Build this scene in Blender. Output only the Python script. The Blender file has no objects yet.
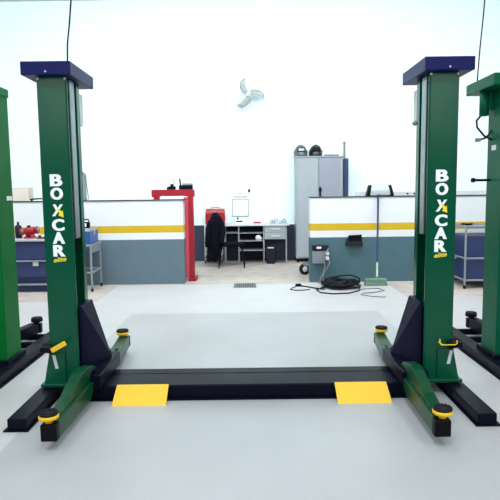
import bpy, bmesh, math, random
from mathutils import Vector, Matrix
random.seed(7)
S = bpy.context.scene
COL = S.collection
PI = math.pi
R = math.radians

# ------------------------------------------------------------------ materials
def lin(c):
    c = c / 255.0
    return c / 12.92 if c <= 0.04045 else ((c + 0.055) / 1.055) ** 2.4

def rgb(r, g, b):
    return (lin(r), lin(g), lin(b), 1.0)

MATS = {}
def mat(name, c, rough=0.5, metal=0.0, spec=0.5, var=0.0, scale=6.0, bump=0.0, coat=0.0, trans=0.0, c2=None):
    m = bpy.data.materials.new(name)
    m.use_nodes = True
    nt = m.node_tree
    p = nt.nodes['Principled BSDF']
    p.inputs['Base Color'].default_value = rgb(*c)
    p.inputs['Roughness'].default_value = rough
    p.inputs['Metallic'].default_value = metal
    p.inputs['Specular IOR Level'].default_value = spec
    p.inputs['Coat Weight'].default_value = coat
    p.inputs['Coat Roughness'].default_value = 0.15
    p.inputs['Transmission Weight'].default_value = trans
    tc = nt.nodes.new('ShaderNodeTexCoord')
    nz = nt.nodes.new('ShaderNodeTexNoise')
    nz.inputs['Scale'].default_value = scale
    nz.inputs['Detail'].default_value = 6
    nt.links.new(tc.outputs['Object'], nz.inputs['Vector'])
    if var > 0 or c2:
        mx = nt.nodes.new('ShaderNodeMix')
        mx.data_type = 'RGBA'
        a = rgb(*c)
        if c2:
            b = rgb(*c2)
        else:
            b = tuple(max(0.0, x * (1 - var)) for x in a[:3]) + (1,)
        rp = nt.nodes.new('ShaderNodeValToRGB')
        rp.color_ramp.elements[0].position = 0.38
        rp.color_ramp.elements[1].position = 0.66
        nt.links.new(nz.outputs['Fac'], rp.inputs['Fac'])
        nt.links.new(rp.outputs['Color'], mx.inputs['Factor'])
        mx.inputs['A'].default_value = a
        mx.inputs['B'].default_value = b
        nt.links.new(mx.outputs['Result'], p.inputs['Base Color'])
    # slight roughness variation, real surfaces are never even
    mr = nt.nodes.new('ShaderNodeMapRange')
    mr.inputs['To Min'].default_value = max(0.02, rough - 0.05)
    mr.inputs['To Max'].default_value = min(1.0, rough + 0.05)
    nt.links.new(nz.outputs['Fac'], mr.inputs['Value'])
    nt.links.new(mr.outputs['Result'], p.inputs['Roughness'])
    if bump > 0:
        bp = nt.nodes.new('ShaderNodeBump')
        bp.inputs['Strength'].default_value = bump
        bp.inputs['Distance'].default_value = 0.01
        nt.links.new(nz.outputs['Fac'], bp.inputs['Height'])
        nt.links.new(bp.outputs['Normal'], p.inputs['Normal'])
    MATS[name] = m
    return m

M_floor_white = mat('floor_white_paint', (186, 186, 187), 0.42, var=0.06, scale=1.3, spec=0.5)
M_floor_grey = mat('floor_grey_paint', (168, 170, 173), 0.4, var=0.08, scale=1.1, spec=0.5)
M_concrete = mat('bare_concrete', (184, 174, 167), 0.6, var=0.22, scale=3.5, bump=0.1)
M_wall = mat('wall_white', (232, 252, 252), 0.7, var=0.01, scale=2)
M_wains = mat('wainscot_slate', (44, 54, 78), 0.55, var=0.12, scale=2)
M_ceil = mat('ceiling_paint', (205, 210, 214), 0.8)
M_pwhite = mat('partition_white', (213, 216, 218), 0.5, var=0.02)
M_pyellow = mat('partition_yellow', (196, 162, 12), 0.5, var=0.05)
M_pblueL = mat('partition_slate', (86, 106, 118), 0.5, var=0.06)
M_pblueR = mat('partition_teal_grey', (66, 98, 108), 0.5, var=0.06)
M_capblack = mat('partition_trim', (40, 44, 50), 0.4)

M_green = mat('lift_green_enamel', (0, 75, 52), 0.2, spec=0.24, var=0.06)
M_greenL = mat('lift_bright_green_enamel', (0, 104, 42), 0.45, var=0.06, spec=0.1)
M_greenR = mat('lift_sea_green_enamel', (0, 88, 60), 0.4, var=0.06, spec=0.12)
M_arm = mat('arm_green_enamel', (0, 62, 36), 0.3, var=0.06, spec=0.22)
M_navy = mat('cap_navy', (18, 22, 80), 0.4, var=0.05, spec=0.13)
M_dkblue = mat('beam_blue_black', (9, 12, 28), 0.36, var=0.15, spec=0.08)
M_wedge = mat('guard_navy', (8, 10, 40), 0.45, var=0.1, spec=0.15)
M_black = mat('black_plastic', (5, 6, 14), 0.5, spec=0.12)
M_rubber = mat('black_rubber', (10, 10, 16), 0.7, spec=0.3, bump=0.2, scale=80)
M_yellow = mat('yellow_enamel', (240, 190, 20), 0.45, var=0.04)
M_yplate = mat('yellow_plate', (236, 190, 42), 0.5, var=0.04)
M_letter = mat('white_vinyl', (240, 244, 246), 0.5)
M_letyel = mat('yellow_vinyl', (240, 216, 50), 0.5)
M_steel = mat('galvanised_steel', (176, 184, 188), 0.35, metal=0.6, var=0.1)
M_rail = mat('pale_steel_rail', (124, 138, 138), 0.3, metal=0.7)
M_grey = mat('grey_enamel', (128, 136, 144), 0.45, var=0.05)
M_ltgrey = mat('light_grey_enamel', (196, 202, 206), 0.45, var=0.04)
M_locker = mat('locker_grey', (160, 168, 176), 0.4, var=0.06, metal=0.15)
M_lockdoor = mat('locker_door_grey', (146, 150, 164), 0.42, var=0.05, metal=0.15)
M_red = mat('red_enamel', (154, 4, 30), 0.4, var=0.1)
M_pink = mat('pale_red_rail', (200, 74, 92), 0.45)  # paler, pinker red than the press frame
M_bnavy = mat('bench_navy', (34, 48, 92), 0.5, var=0.1)
M_blue = mat('toolbox_blue', (28, 78, 150), 0.4, var=0.06)
M_cloth = mat('navy_cloth', (6, 9, 24), 0.95, var=0.3, scale=14, bump=0.3, spec=0.15)
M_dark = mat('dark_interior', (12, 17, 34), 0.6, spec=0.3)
M_paper = mat('paper_white', (226, 230, 230), 0.7)
M_card = mat('cardboard', (206, 198, 186), 0.8, var=0.06)
M_white = mat('white_plastic', (226, 230, 232), 0.4)
M_fan = mat('fan_blade_plastic', (166, 172, 174), 0.4, var=0.04)
M_wire = mat('pale_guard_wire', (222, 230, 230), 0.4)
M_wood = mat('pale_wood', (190, 196, 170), 0.6, var=0.2, scale=30)
M_bristle = mat('bristle_green', (118, 146, 130), 0.9, var=0.5, scale=60, bump=0.6)
M_hblue = mat('handle_blue', (24, 54, 100), 0.35)
M_grate = mat('drain_iron', (120, 122, 124), 0.6, var=0.3, scale=30)
M_glass = mat('clear_plastic', (206, 216, 220), 0.15, trans=0.5)
M_bframe = mat('bench_frame_grey', (150, 156, 166), 0.45, var=0.05)
M_cable = mat('black_cable', (8, 10, 22), 0.6, spec=0.3)
M_tan = mat('bench_top_grey', (168, 172, 174), 0.5, var=0.1)
M_skin = mat('hose_grey', (120, 124, 128), 0.5)

# ------------------------------------------------------------------ mesh builder
class B:
    def __init__(s):
        s.bm = bmesh.new()
    def _merge(s, tmp, mi=0, smooth=False):
        bmesh.ops.recalc_face_normals(tmp, faces=tmp.faces[:])
        vm = {v: s.bm.verts.new(v.co) for v in tmp.verts}
        for f in tmp.faces:
            try:
                nf = s.bm.faces.new([vm[v] for v in f.verts])
                nf.material_index = mi
                nf.smooth = smooth
            except ValueError:
                pass
        tmp.free()
    def box(s, x0, x1, y0, y1, z0, z1, bev=0.0, mi=0, M=None, seg=2):
        t = bmesh.new()
        bmesh.ops.create_cube(t, size=1)
        for v in t.verts:
            v.co = Vector((x0 + (v.co.x + .5) * (x1 - x0), y0 + (v.co.y + .5) * (y1 - y0), z0 + (v.co.z + .5) * (z1 - z0)))
        if bev > 0:
            bmesh.ops.bevel(t, geom=t.edges[:], offset=bev, segments=seg, affect='EDGES', profile=0.5)
        if M is not None:
            bmesh.ops.transform(t, matrix=M, verts=t.verts[:])
        s._merge(t, mi)
        return s
    def beam(s, p0, p1, w, h, bev=0.004, mi=0, up=(0, 0, 1)):
        p0 = Vector(p0); p1 = Vector(p1)
        d = (p1 - p0); L = d.length; d.normalize()
        upv = Vector(up)
        if abs(d.dot(upv)) > 0.98:
            upv = Vector((0, 1, 0))
        x = d.cross(upv).normalized(); z = x.cross(d).normalized()
        M = Matrix(((x.x, d.x, z.x, p0.x), (x.y, d.y, z.y, p0.y), (x.z, d.z, z.z, p0.z), (0, 0, 0, 1)))
        return s.box(-w / 2, w / 2, 0, L, -h / 2, h / 2, bev, mi, M)
    def hull(s, pts, bev=0.0, mi=0):
        t = bmesh.new()
        for p in pts:
            t.verts.new(p)
        bmesh.ops.convex_hull(t, input=t.verts[:])
        bmesh.ops.dissolve_limit(t, angle_limit=0.01, verts=t.verts[:], edges=t.edges[:])
        if bev > 0:
            bmesh.ops.bevel(t, geom=t.edges[:], offset=bev, segments=2, affect='EDGES', profile=0.5)
        s._merge(t, mi)
        return s
    def prism(s, poly, axis, a, b, bev=0.0, mi=0):
        t = bmesh.new()
        def mk(p, d):
            if axis == 'x': return (d, p[0], p[1])
            if axis == 'y': return (p[0], d, p[1])
            return (p[0], p[1], d)
        A = [t.verts.new(mk(p, a)) for p in poly]
        C = [t.verts.new(mk(p, b)) for p in poly]
        n = len(poly)
        t.faces.new(A); t.faces.new(C[::-1])
        for i in range(n):
            t.faces.new((A[i], C[i], C[(i + 1) % n], A[(i + 1) % n]))
        if bev > 0:
            bmesh.ops.bevel(t, geom=t.edges[:], offset=bev, segments=2, affect='EDGES', profile=0.5)
        s._merge(t, mi)
        return s
    def tube(s, pts, r, n=8, closed=False, mi=0):
        t = bmesh.new()
        pts = [Vector(p) for p in pts]
        N = len(pts)
        rs = r if isinstance(r, (list, tuple)) else [r] * N
        rings = []
        prev = None
        for i, p in enumerate(pts):
            if closed:
                d = pts[(i + 1) % N] - pts[i - 1]
            else:
                d = pts[min(i + 1, N - 1)] - pts[max(i - 1, 0)]
            if d.length < 1e-9: d = Vector((0, 0, 1))
            d.normalize()
            if prev is None:
                a = Vector((0, 0, 1)) if abs(d.z) < .9 else Vector((1, 0, 0))
            else:
                a = prev
            x = (a - d * a.dot(d))
            if x.length < 1e-6: x = d.orthogonal()
            x.normalize(); y = d.cross(x); prev = x
            rings.append([t.verts.new(p + (x * math.cos(2 * PI * k / n) + y * math.sin(2 * PI * k / n)) * rs[i]) for k in range(n)])
        last = N if closed else N - 1
        for i in range(last):
            a = rings[i]; b = rings[(i + 1) % N]
            for k in range(n):
                t.faces.new((a[k], a[(k + 1) % n], b[(k + 1) % n], b[k]))
        if not closed:
            t.faces.new(rings[0][::-1]); t.faces.new(rings[-1])
        s._merge(t, mi, True)
        return s
    def cyl(s, p0, p1, r0, r1=None, n=20, mi=0):
        r1 = r0 if r1 is None else r1
        t = bmesh.new()
        p0 = Vector(p0); p1 = Vector(p1); d = (p1 - p0).normalized()
        x = d.orthogonal().normalized(); y = d.cross(x)
        A = [t.verts.new(p0 + (x * math.cos(2 * PI * k / n) + y * math.sin(2 * PI * k / n)) * r0) for k in range(n)]
        C = [t.verts.new(p1 + (x * math.cos(2 * PI * k / n) + y * math.sin(2 * PI * k / n)) * r1) for k in range(n)]
        t.faces.new(A[::-1]); t.faces.new(C)
        for k in range(n):
            t.faces.new((A[k], A[(k + 1) % n], C[(k + 1) % n], C[k]))
        s._merge(t, mi)
        return s
    def lathe(s, prof, c, ax=(0, 0, 1), n=28, mi=0, smooth=True):
        t = bmesh.new()
        c = Vector(c); d = Vector(ax).normalized()
        x = d.orthogonal().normalized(); y = d.cross(x)
        rings = []
        for r, z in prof:
            r = max(r, 1e-4)
            rings.append([t.verts.new(c + d * z + (x * math.cos(2 * PI * k / n) + y * math.sin(2 * PI * k / n)) * r) for k in range(n)])
        for a, b in zip(rings, rings[1:]):
            for k in range(n):
                t.faces.new((a[k], a[(k + 1) % n], b[(k + 1) % n], b[k]))
        t.faces.new(rings[0][::-1]); t.faces.new(rings[-1])
        s._merge(t, mi, smooth)
        return s
    def loft(s, rings, mi=0, smooth=True):
        t = bmesh.new()
        vs = [[t.verts.new(p) for p in r] for r in rings]
        n = len(vs[0])
        for a, b in zip(vs, vs[1:]):
            for k in range(n):
                t.faces.new((a[k], a[(k + 1) % n], b[(k + 1) % n], b[k]))
        t.faces.new(vs[0][::-1]); t.faces.new(vs[-1])
        s._merge(t, mi, smooth)
        return s
    def map(s, fn):
        for v in s.bm.verts:
            v.co = Vector(fn(v.co))
        return s

def world_loc(o):
    v = Vector((0, 0, 0))
    while o is not None:
        v += o.location
        o = o.parent
    return v

def obj(name, b, m, parent=None, flip=False, origin=None):
    bm = b.bm
    bmesh.ops.recalc_face_normals(bm, faces=bm.faces[:]) if flip else None
    me = bpy.data.meshes.new(name)
    if parent is not None:
        off = world_loc(parent)
    elif origin is not None:
        off = Vector(origin)
    else:
        xs = [v.co.x for v in bm.verts]; ys = [v.co.y for v in bm.verts]; zs = [v.co.z for v in bm.verts]
        off = Vector(((min(xs) + max(xs)) / 2, (min(ys) + max(ys)) / 2, min(zs)))
    for v in bm.verts:
        v.co -= off
    bm.to_mesh(me); bm.free()
    o = bpy.data.objects.new(name, me)
    for k in (m if isinstance(m, (list, tuple)) else [m]):
        me.materials.append(k)
    COL.objects.link(o)
    if parent is not None:
        o.parent = parent
    else:
        o.location = off
    return o

def tag(o, label, cat, group=None, kind=None):
    o['label'] = label; o['category'] = cat
    if group: o['group'] = group
    if kind: o['kind'] = kind
    return o

def thing(name, label, cat, loc, group=None):
    o = bpy.data.objects.new(name, None)
    o.empty_display_size = 0.1
    COL.objects.link(o); o.location = loc
    return tag(o, label, cat, group)

def struct(name, b, m, label=None):
    o = obj(name, b, m, origin=(0, 0, 0))
    o['kind'] = 'structure'
    return o

# ------------------------------------------------------------------ camera
cd = bpy.data.cameras.new('camera'); cam = bpy.data.objects.new('camera', cd)
COL.objects.link(cam); S.camera = cam
cd.sensor_width = 36; cd.lens = 36 * 560 / 500
cam.location = (0, 0, 1.65)
pitch = math.atan(60 / 560); roll = R(0.7)
fw = Vector((0, math.cos(pitch), -math.sin(pitch)))
cam.rotation_mode = 'QUATERNION'
q = fw.to_track_quat('-Z', 'Y')
from mathutils import Quaternion
cam.rotation_quaternion = q @ Quaternion((0, 0, 1), -roll)

# ------------------------------------------------------------------ room shell
WY = 13.1
b = B()
xs = [-8, -2.33, -1.62, 1.72, 2.38, 8]; ys = [-3, 7.45, 8.35, 9.77, WY]
t = bmesh.new()
for i in range(5):
    for j in range(4):
        xm = (xs[i] + xs[i + 1]) / 2; ym = (ys[j] + ys[j + 1]) / 2
        if ym > 9.77 or (abs(xm) > 2.3 and ym > 8.35): mi = 2
        elif -1.62 < xm < 1.72 and ym < 7.45: mi = 1
        else: mi = 0
        f = t.faces.new([t.verts.new(p) for p in ((xs[i], ys[j], 0), (xs[i + 1], ys[j], 0), (xs[i + 1], ys[j + 1], 0), (xs[i], ys[j + 1], 0))])
        f.material_index = mi
bmesh.ops.remove_doubles(t, verts=t.verts[:], dist=1e-4)
b.bm.free(); b.bm = t
struct('floor', b, [M_floor_white, M_floor_grey, M_concrete])

b = B()
b.box(-8, 8, WY, WY + .2, .84, 5.92, mi=0)
b.box(-8, 8, WY - .012, WY + .2, 0, .84, mi=1)
struct('wall_back', b, [M_wall, M_wains])
b = B().box(-8, 8, -3, WY + .2, 5.92, 6.05)
struct('ceiling', b, M_ceil)

def partition(name, x0, x1, top, mb, y0=9.87, y1=10.13):
    b = B()
    b.box(x0, x1, y0, y1, 0, .80, mi=2)
    b.box(x0, x1, y0, y1, .80, .92, mi=0)
    b.box(x0, x1, y0, y1, .92, 1.045, mi=1)
    b.box(x0, x1, y0, y1, 1.045, top, mi=0)
    return struct(name, b, [M_pwhite, M_pyellow, mb])
partition('wall_left', -6.2, -1.17, 1.485, M_pblueL)
partition('wall_right', 1.067, 6.2, 1.50, M_pblueR)
struct('trim_1', B().box(-6.2, -1.12, 9.855, 10.145, 1.485, 1.503, .003), M_capblack)
struct('trim_2', B().box(1.06, 6.2, 9.855, 10.145, 1.50, 1.518, .003), M_capblack)

# ------------------------------------------------------------------ lettering
def glyphs(txt, x0, x1, z0, z1, y, bold=0.03, shear=0.0, rot=0.0, depth=0.0015):
    cu = bpy.data.curves.new('glyph', 'FONT')
    cu.body = txt; cu.size = 1; cu.offset = bold; cu.shear = shear; cu.extrude = 0.01
    o = bpy.data.objects.new('glyph', cu); COL.objects.link(o)
    bpy.context.view_layer.update()
    dg = bpy.context.evaluated_depsgraph_get()
    me = bpy.data.meshes.new_from_object(o.evaluated_get(dg))
    vx = [v.co.x for v in me.vertices]; vy = [v.co.y for v in me.vertices]
    ax, bx, ay, by = min(vx), max(vx), min(vy), max(vy)
    t = bmesh.new(); t.from_mesh(me)
    cx, cz = (x0 + x1) / 2, (z0 + z1) / 2
    for v in t.verts:
        x = x0 + (v.co.x - ax) / (bx - ax) * (x1 - x0)
        z = z0 + (v.co.y - ay) / (by - ay) * (z1 - z0)
        d = -depth if v.co.z > 0 else 0.0
        dx, dz = x - cx, z - cz
        x = cx + dx * math.cos(rot) - dz * math.sin(rot); z = cz + dx * math.sin(rot) + dz * math.cos(rot)
        v.co = Vector((x, y + d, z))
    bpy.data.objects.remove(o); bpy.data.curves.remove(cu)
    return t, me

def add_letters(b, *a, **k):
    t, me = glyphs(*a, **k)
    b._merge(t, 0); bpy.data.meshes.remove(me)

# ------------------------------------------------------------------ two-post lifts
def build_lift(label, cx, cy, mg, mcap, mark=True, main=True, sides=(-1, 1), group='two-post vehicle lifts', capbox=(1.325, 1.70, -.24, .39, 2.525, 2.625), arms=None):
    arms = arms or {(-1, -1): (1.228, 1.250), (1, -1): (1.178, 1.168), (-1, 1): (1.20, 1.25), (1, 1): (1.20, 1.27)}
    L = thing('vehicle_lift', label, 'car lift', (cx, cy, 0), group)
    def put(name, b, m, s, parent, lab=None):
        b.map(lambda v: (cx + s * v.x, cy + v.y, v.z))
        o = obj(name, b, m, parent, flip=(s < 0))
        if lab: o['label'] = lab
        return o
    # floor cover between the columns
    b = B()
    ue = 1.34
    prof = [(-.225, 0), (-.225, .104), (-.215, .114), (.058, .114), (.058, .085), (.078, .085), (.078, .112), (.205, .110), (.215, .1), (.215, 0)]
    b.prism(prof, 'x', -ue, ue)
    b.box(-ue, ue, -.262, -.224, 0, .01, .002)
    put('floor_beam', b, M_dkblue, 1, L)
    for s in sides:
        # column: C channel, open to the inside
        b = B()
        o0, o1, v0, v1 = 1.385, 1.615, -.16, .16
        poly = [(o1 - .01, v0), (o1, v0 + .01), (o1, v1), (o0, v1), (o0, .085), (o0 + .012, .085), (o0 + .012, v1 - .012), (o1 - .012, v1 - .012),
                (o1 - .012, v0 + .012), (o0 + .012, v0 + .012), (o0 + .012, -.135), (o0, -.135), (o0, v0 + .012), (o0 + .012, v0)]
        b.prism(poly, 'z', .125, 2.525)
        # lower flare and foot plate of the column
        if main: b.hull([(1.49, v0 - .015, .12), (1.49, v0 - .015, .37), (1.615, v0 - .015, .37), (1.665, v0 - .015, .12),
                (1.49, v0, .12), (1.49, v0, .37), (1.615, v0, .37), (1.665, v0, .12)])
        if main: b.hull([(1.615, -.16, .37), (1.665, -.16, .12), (1.6, -.16, .12), (1.615, .16, .37), (1.665, .16, .12), (1.6, .16, .12)])
        if main: b.box(1.365, 1.685, -.205, .21, .10, .125, .004)
        col = put('column', b, mg, s, L)
        # rail on the inner face and lift screw in the slot
        put('guide_rail', B().box(1.388, 1.400, -.07, .04, 1.28, 2.52, .003), M_rail, s, col)
        b = B()
        b.cyl((1.42, -.108, .2), (1.42, -.108, 2.52), .012, n=12)
        put('lift_screw', b, M_dark, s, col)
        for (uu, vv) in ((1.395, -.135), (1.60, -.135)):
            put('bolt', B().cyl((uu, vv - .031, 2.512), (uu, vv - .024, 2.512), .009, n=10), M_steel, s, col)
        if mark:
            # inspection sticker low on the flare
            tt = B().hull([(q[0] + dx, yv, q[1]) for q in ((1.567, .355), (1.545, .245)) for dx in (0, .026) for yv in (-.1755, -.177)])
            if s > 0:
                tt.map(lambda v: (v.x + .02, v.y, v.z))
            put('sticker', tt, M_ltgrey, s, col)
            x = s * 1.498
            yy = cy - .1605
            b = B()
            zt = 1.790
            for i, ch in enumerate('BO'):
                for dx, dp in ((-.004, .0012), (.004, .0024)):
                    add_letters(b, ch, x - .045 + dx, x + .045 + dx, zt - i * .104 - .093, zt - i * .104, yy, depth=dp)
            for i, ch in enumerate('CAR'):
                z1 = zt - .348 - i * .1015
                for dx, dp in ((-.004, .0012), (.004, .0024)):
                    add_letters(b, ch, x - .045 + dx, x + .045 + dx, z1 - .092, z1, yy, depth=dp)
            # slanted X, its last quarter is the yellow arrow
            zx1 = zt - .233; zx0 = zx1 - .092
            bl = B()
            bl.hull([(x + .022, yy - k, zx1) for k in (0, .0015)] + [(x + .044, yy - k, zx1) for k in (0, .0015)] +
                    [(x - .044, yy - k, zx0) for k in (0, .0015)] + [(x - .020, yy - k, zx0) for k in (0, .0015)])
            bl.hull([(x - .035, yy - k, zx1) for k in (0, .0016)] + [(x - .012, yy - k, zx1) for k in (0, .0016)] +
                    [(x + .012, yy - k, zx1 - .052) for k in (0, .0016)] + [(x - .010, yy - k, zx1 - .052) for k in (0, .0016)])
            bl.bm.verts.ensure_lookup_table()
            t2 = bl.bm
            b._merge(t2, 0)
            b.map(lambda v: (v.x + cx, v.y, v.z))
            obj('lettering', b, M_letter, col)['label'] = 'white block letters reading BOX CAR down the column'
            b = B()
            k0, k1 = yy, yy - .0022
            ar = [(x - .008, zx1 - .040), (x + .010, zx1 - .030), (x + .030, zx1 - .056), (x + .040, zx1 - .046), (x + .046, zx1 - .102), (x + .004, zx1 - .086), (x + .014, zx1 - .072)]
            b.prism(ar, 'y', k0, k1)
            b.map(lambda v: (v.x + cx, v.y, v.z))
            obj('arrow_emblem', b, M_letyel, col)['label'] = 'yellow arrow that ends the letter X'
            b = B()
            add_letters(b, 'elite', x - .05, x + .052, zt - .648 - .036, zt - .648, yy, bold=.02, shear=.3, rot=R(7))
            b.map(lambda v: (v.x + cx, v.y, v.z))
            obj('script_lettering', b, M_letyel, col)['label'] = 'small yellow slanted word under the letters'
        # top cap
        b = B().box(*capbox, .006)
        cap = put('top_cap', b, mcap, s, L)
        b = B().cyl((1.51, capbox[2] - .007, 2.548), (1.51, capbox[2] + .002, 2.548), .007, n=10)
        put('screw', b, M_steel, s, cap)
        # foot running front to back on the floor
        b = B().box(1.568, 1.702, -.80, .90, .008, .088, .005)
        b.box(1.552, 1.728, -.815, .90, 0, .01, .002)
        if not main:
            b.box(1.365, 1.64, -.195, .21, .086, .125, .004)
            b.box(1.36, 1.60, -.19, .20, .0, .09, .004)
            b.box(1.20, 1.58, .66, .72, .0, .06, .004)
            b.box(1.22, 1.58, 1.0, 1.05, .0, .06, .004)
            b.box(1.568, 1.702, .9, 1.06, .008, .088, .005)
        put('foot', b, M_dkblue, s, L)
        # carriage yoke that carries the arms, and its navy door guard
        b = B().box(1.17, 1.375, -.33, .33, .126, .235, .006)
        b.box(1.375, 1.40, -.09, .0, .126, .7, .004)
        b.cyl((1.27, -.25, .235), (1.27, -.25, .262), .045, n=20)
        b.cyl((1.27, .25, .235), (1.27, .25, .262), .045, n=20)
        car = put('carriage', b, M_dkblue, s, L)
        b = B().hull([(1.383, -.11, .735), (1.362, -.11, .735), (1.352, .17, .74), (1.383, .17, .74),
                      (1.383, -.11, .236), (1.325, -.11, .236), (1.20, .17, .236), (1.383, .17, .236)], .003)
        put('door_guard', b, M_wedge, s, car)
        # arms
        am = M_arm if main else M_dkblue
        for e in (-1, 1):
            # e=-1 front arm, e=1 rear arm; y measured outward from the yoke
            b = B()
            ua, ub = arms[(s, e)]
            u0 = 0.0
            def sh(p, ua=ua, ub=ub):
                # swing of the arm: inner edge runs from ua by the yoke to ub at the tip
                return (p.x + ua + (ub - ua) * (abs(p.y) - .35) / .76, p.y, p.z)
            b.prism([(e * .20, .128), (e * .20, .185), (e * 1.06, .185), (e * 1.06, .07), (e * .40, .07), (e * .33, .124)], 'x', 0, .10, .003)
            # raised shoulder plate
            if e < 0:
                b.prism([(e * .15, .240), (e * .24, .290), (e * .42, .322), (e * .50, .310), (e * .60, .276), (e * .74, .222), (e * .92, .188), (e * .92, .10), (e * .36, .10), (e * .34, .240)], 'x', .022, .106, .004)
            else:
                b.prism([(e * .30, .240), (e * .42, .240), (e * .60, .187), (e * .60, .10), (e * .36, .10)], 'x', .03, .08, .004)
            b.map(sh)
            arm = put('arm', b, am, s, L)
            xo = ub + .050
            b = B().box(xo - .053, xo + .053, min(e * 1.05, e * 1.115), max(e * 1.05, e * 1.115), .065, .175, .008)
            put('end_cap', b, M_black, s, arm)
            py = e * 1.06; xo += .012
            b = B()
            b.cyl((xo, py, .165), (xo, py, .20), .026, n=16)
            b.lathe([(.03, .192), (.055, .198), (.064, .206), (.064, .222), (.056, .228)], (xo, py, 0))
            put('pad_cup', b, M_yellow if main else M_black, s, arm)
            b = B().lathe([(.052, .225), (.060, .228), (.062, .238), (.058, .246), (.03, .243), (.001, .242)], (xo, py, 0))
            for k in range(14):
                a = 2 * PI * k / 14
                p0 = (xo + .03 * math.cos(a), py + .03 * math.sin(a), .2445)
                p1 = (xo + .056 * math.cos(a), py + .056 * math.sin(a), .2465)
                b.beam(p0, p1, .010, .006, 0)
            put('rubber_pad', b, M_rubber, s, arm)
        # release handle on the outer side
        if main:
            b = B().box(1.56, 1.665, -.235, -.174, .395, .435, .005)
            b.hull([(1.60, -.16, .36), (1.60, -.235, .40), (1.665, -.235, .40), (1.665, -.16, .40), (1.60, -.16, .45), (1.665, -.16, .45)])
            hd = put('release_lever', b, M_black, s, L)
            if s < 0:
                b = B().beam((1.565, -.262, .415), (1.455, -.25, .475), .022, .038, .006)
                b.cyl((1.52, -.25, .44), (1.52, -.17, .44), .008)
                put('grip', b, M_yellow, s, hd, 'yellow grip')
            else:
                b = B().tube([(1.482, -.245, .470), (1.484, -.25, .432), (1.49, -.255, .424), (1.60, -.255, .424), (1.615, -.25, .43), (1.62, -.24, .455)], .0045)
                b.cyl((1.50, -.25, .424), (1.50, -.17, .424), .006)
                put('grip', b, M_yellow, s, hd, 'thin yellow bent wire grip')
        # electrical box behind the column head
        if main:
            b = B().box(1.395, 1.50, .161, .29, 2.20, 2.46, .006)
            sw = put('switch_box', b, M_ltgrey, s, L)
            if s > 0:
                b = B().tube([(1.40, .22, 2.20), (1.385, .20, 2.175), (1.365, .20, 2.19)], .014)
                put('cable_gland', b, M_skin, s, sw)
        # yellow drive-over plate on the front of the floor cover
        if main:
            b = B().hull([(.66, -.229, .1145), (1.07, -.229, .1145), (.665, -.36, .006), (1.085, -.36, .006),
                          (.66, -.223, .120), (1.07, -.223, .120), (.665, -.366, .0), (1.085, -.366, .0), (.66, -.215, .1155), (1.07, -.215, .1155), (.66, -.215, .120), (1.07, -.215, .120)])
            put('drive_over_plate', b, M_yplate, s, L)['label'] = 'yellow sloping plate'
    return L, put

main_lift, _ = build_lift('dark green two-post car lift with navy caps and white lettering, in the foreground', 0, 4.54, M_green, M_navy)
left_lift, putl = build_lift('bright green lift column cut off by the left edge of the photo', -3.853, 5.16, M_greenL, M_greenL, mark=False, main=False,
                             capbox=(1.375, 1.628, -.168, .168, 2.525, 2.60), arms={(-1, -1): (1.2, 1.25), (1, -1): (1.2, 1.25), (-1, 1): (1.22, 1.40), (1, 1): (1.22, 1.37)})
right_lift, putr = build_lift('sea-green lift with green cap and hanging hoses at the right edge', 3.855, 5.16, M_greenR, M_greenR, mark=False, main=False,
                              capbox=(1.325, 1.745, -.24, .39, 2.525, 2.625), arms={(-1, -1): (1.2, 1.25), (1, -1): (1.2, 1.25), (-1, 1): (1.22, 1.30), (1, 1): (1.22, 1.30)})
# white stickers, motor, hoses and handle of the outer lifts
putl('sticker', B().box(1.6145, 1.617, .03, .145, 1.58, 1.62), M_paper, 1, left_lift)
putr('sticker', B().box(1.6145, 1.617, -.02, .07, 1.985, 2.03), M_paper, -1, right_lift)
b = B().lathe([(.03, 2.30), (.042, 2.305), (.042, 2.525)], (1.685, .1, 0), n=20)
b.box(1.612, 1.66, .05, .15, 2.36, 2.5, .004)
mo = putr('lift_motor', b, M_greenR, -1, right_lift)
b = B().tube([(1.71, .10, 2.31), (1.75, .10, 2.26), (1.745, .10, 2.20), (1.68, .09, 2.12), (1.612, .07, 2.08)], .010)
b.tube([(1.612, .09, 2.17), (1.64, .09, 2.13), (1.67, .09, 2.10), (1.73, .09, 2.085)], .009)
putr('hose', b, M_cable, -1, mo)
b = B().box(1.715, 1.76, .07, .11, 2.068, 2.10, .006)
putr('hose_fitting', b, M_skin, -1, mo)
b = B().cyl((1.612, .09, 1.715), (1.765, .09, 1.715), .012)
b.lathe([(.004, -.022), (.02, -.014), (.022, 0), (.02, .014), (.004, .022)], (1.77, .09, 1.715), (1, 0, 0), 16)
putr('side_lever', b, M_black, -1, right_lift)

# overhead cables
b = B().tube([(-1.352, 4.33, 2.626), (-1.347, 4.33, 2.75), (-1.325, 4.33, 2.9), (-1.305, 4.33, 3.07), (-1.26, 4.34, 3.6), (-1.2, 4.36, 4.6), (-1.17, 4.38, 5.92)], .0065)
tag(obj('power_cable', b, M_cable), 'thin black cable rising from the navy cap of the left lettered column', 'cable', 'cables hanging to the lifts')
b = B().tube([(2.155, 5.4, 2.624), (2.158, 5.4, 2.70), (2.172, 5.4, 2.95), (2.195, 5.4, 3.25), (2.22, 5.4, 3.7), (2.25, 5.4, 4.7), (2.26, 5.4, 5.92)], .0065)
tag(obj('power_cable', b, M_cable), 'thin dark cable rising from the green cap at the right edge', 'cable', 'cables hanging to the lifts')

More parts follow.
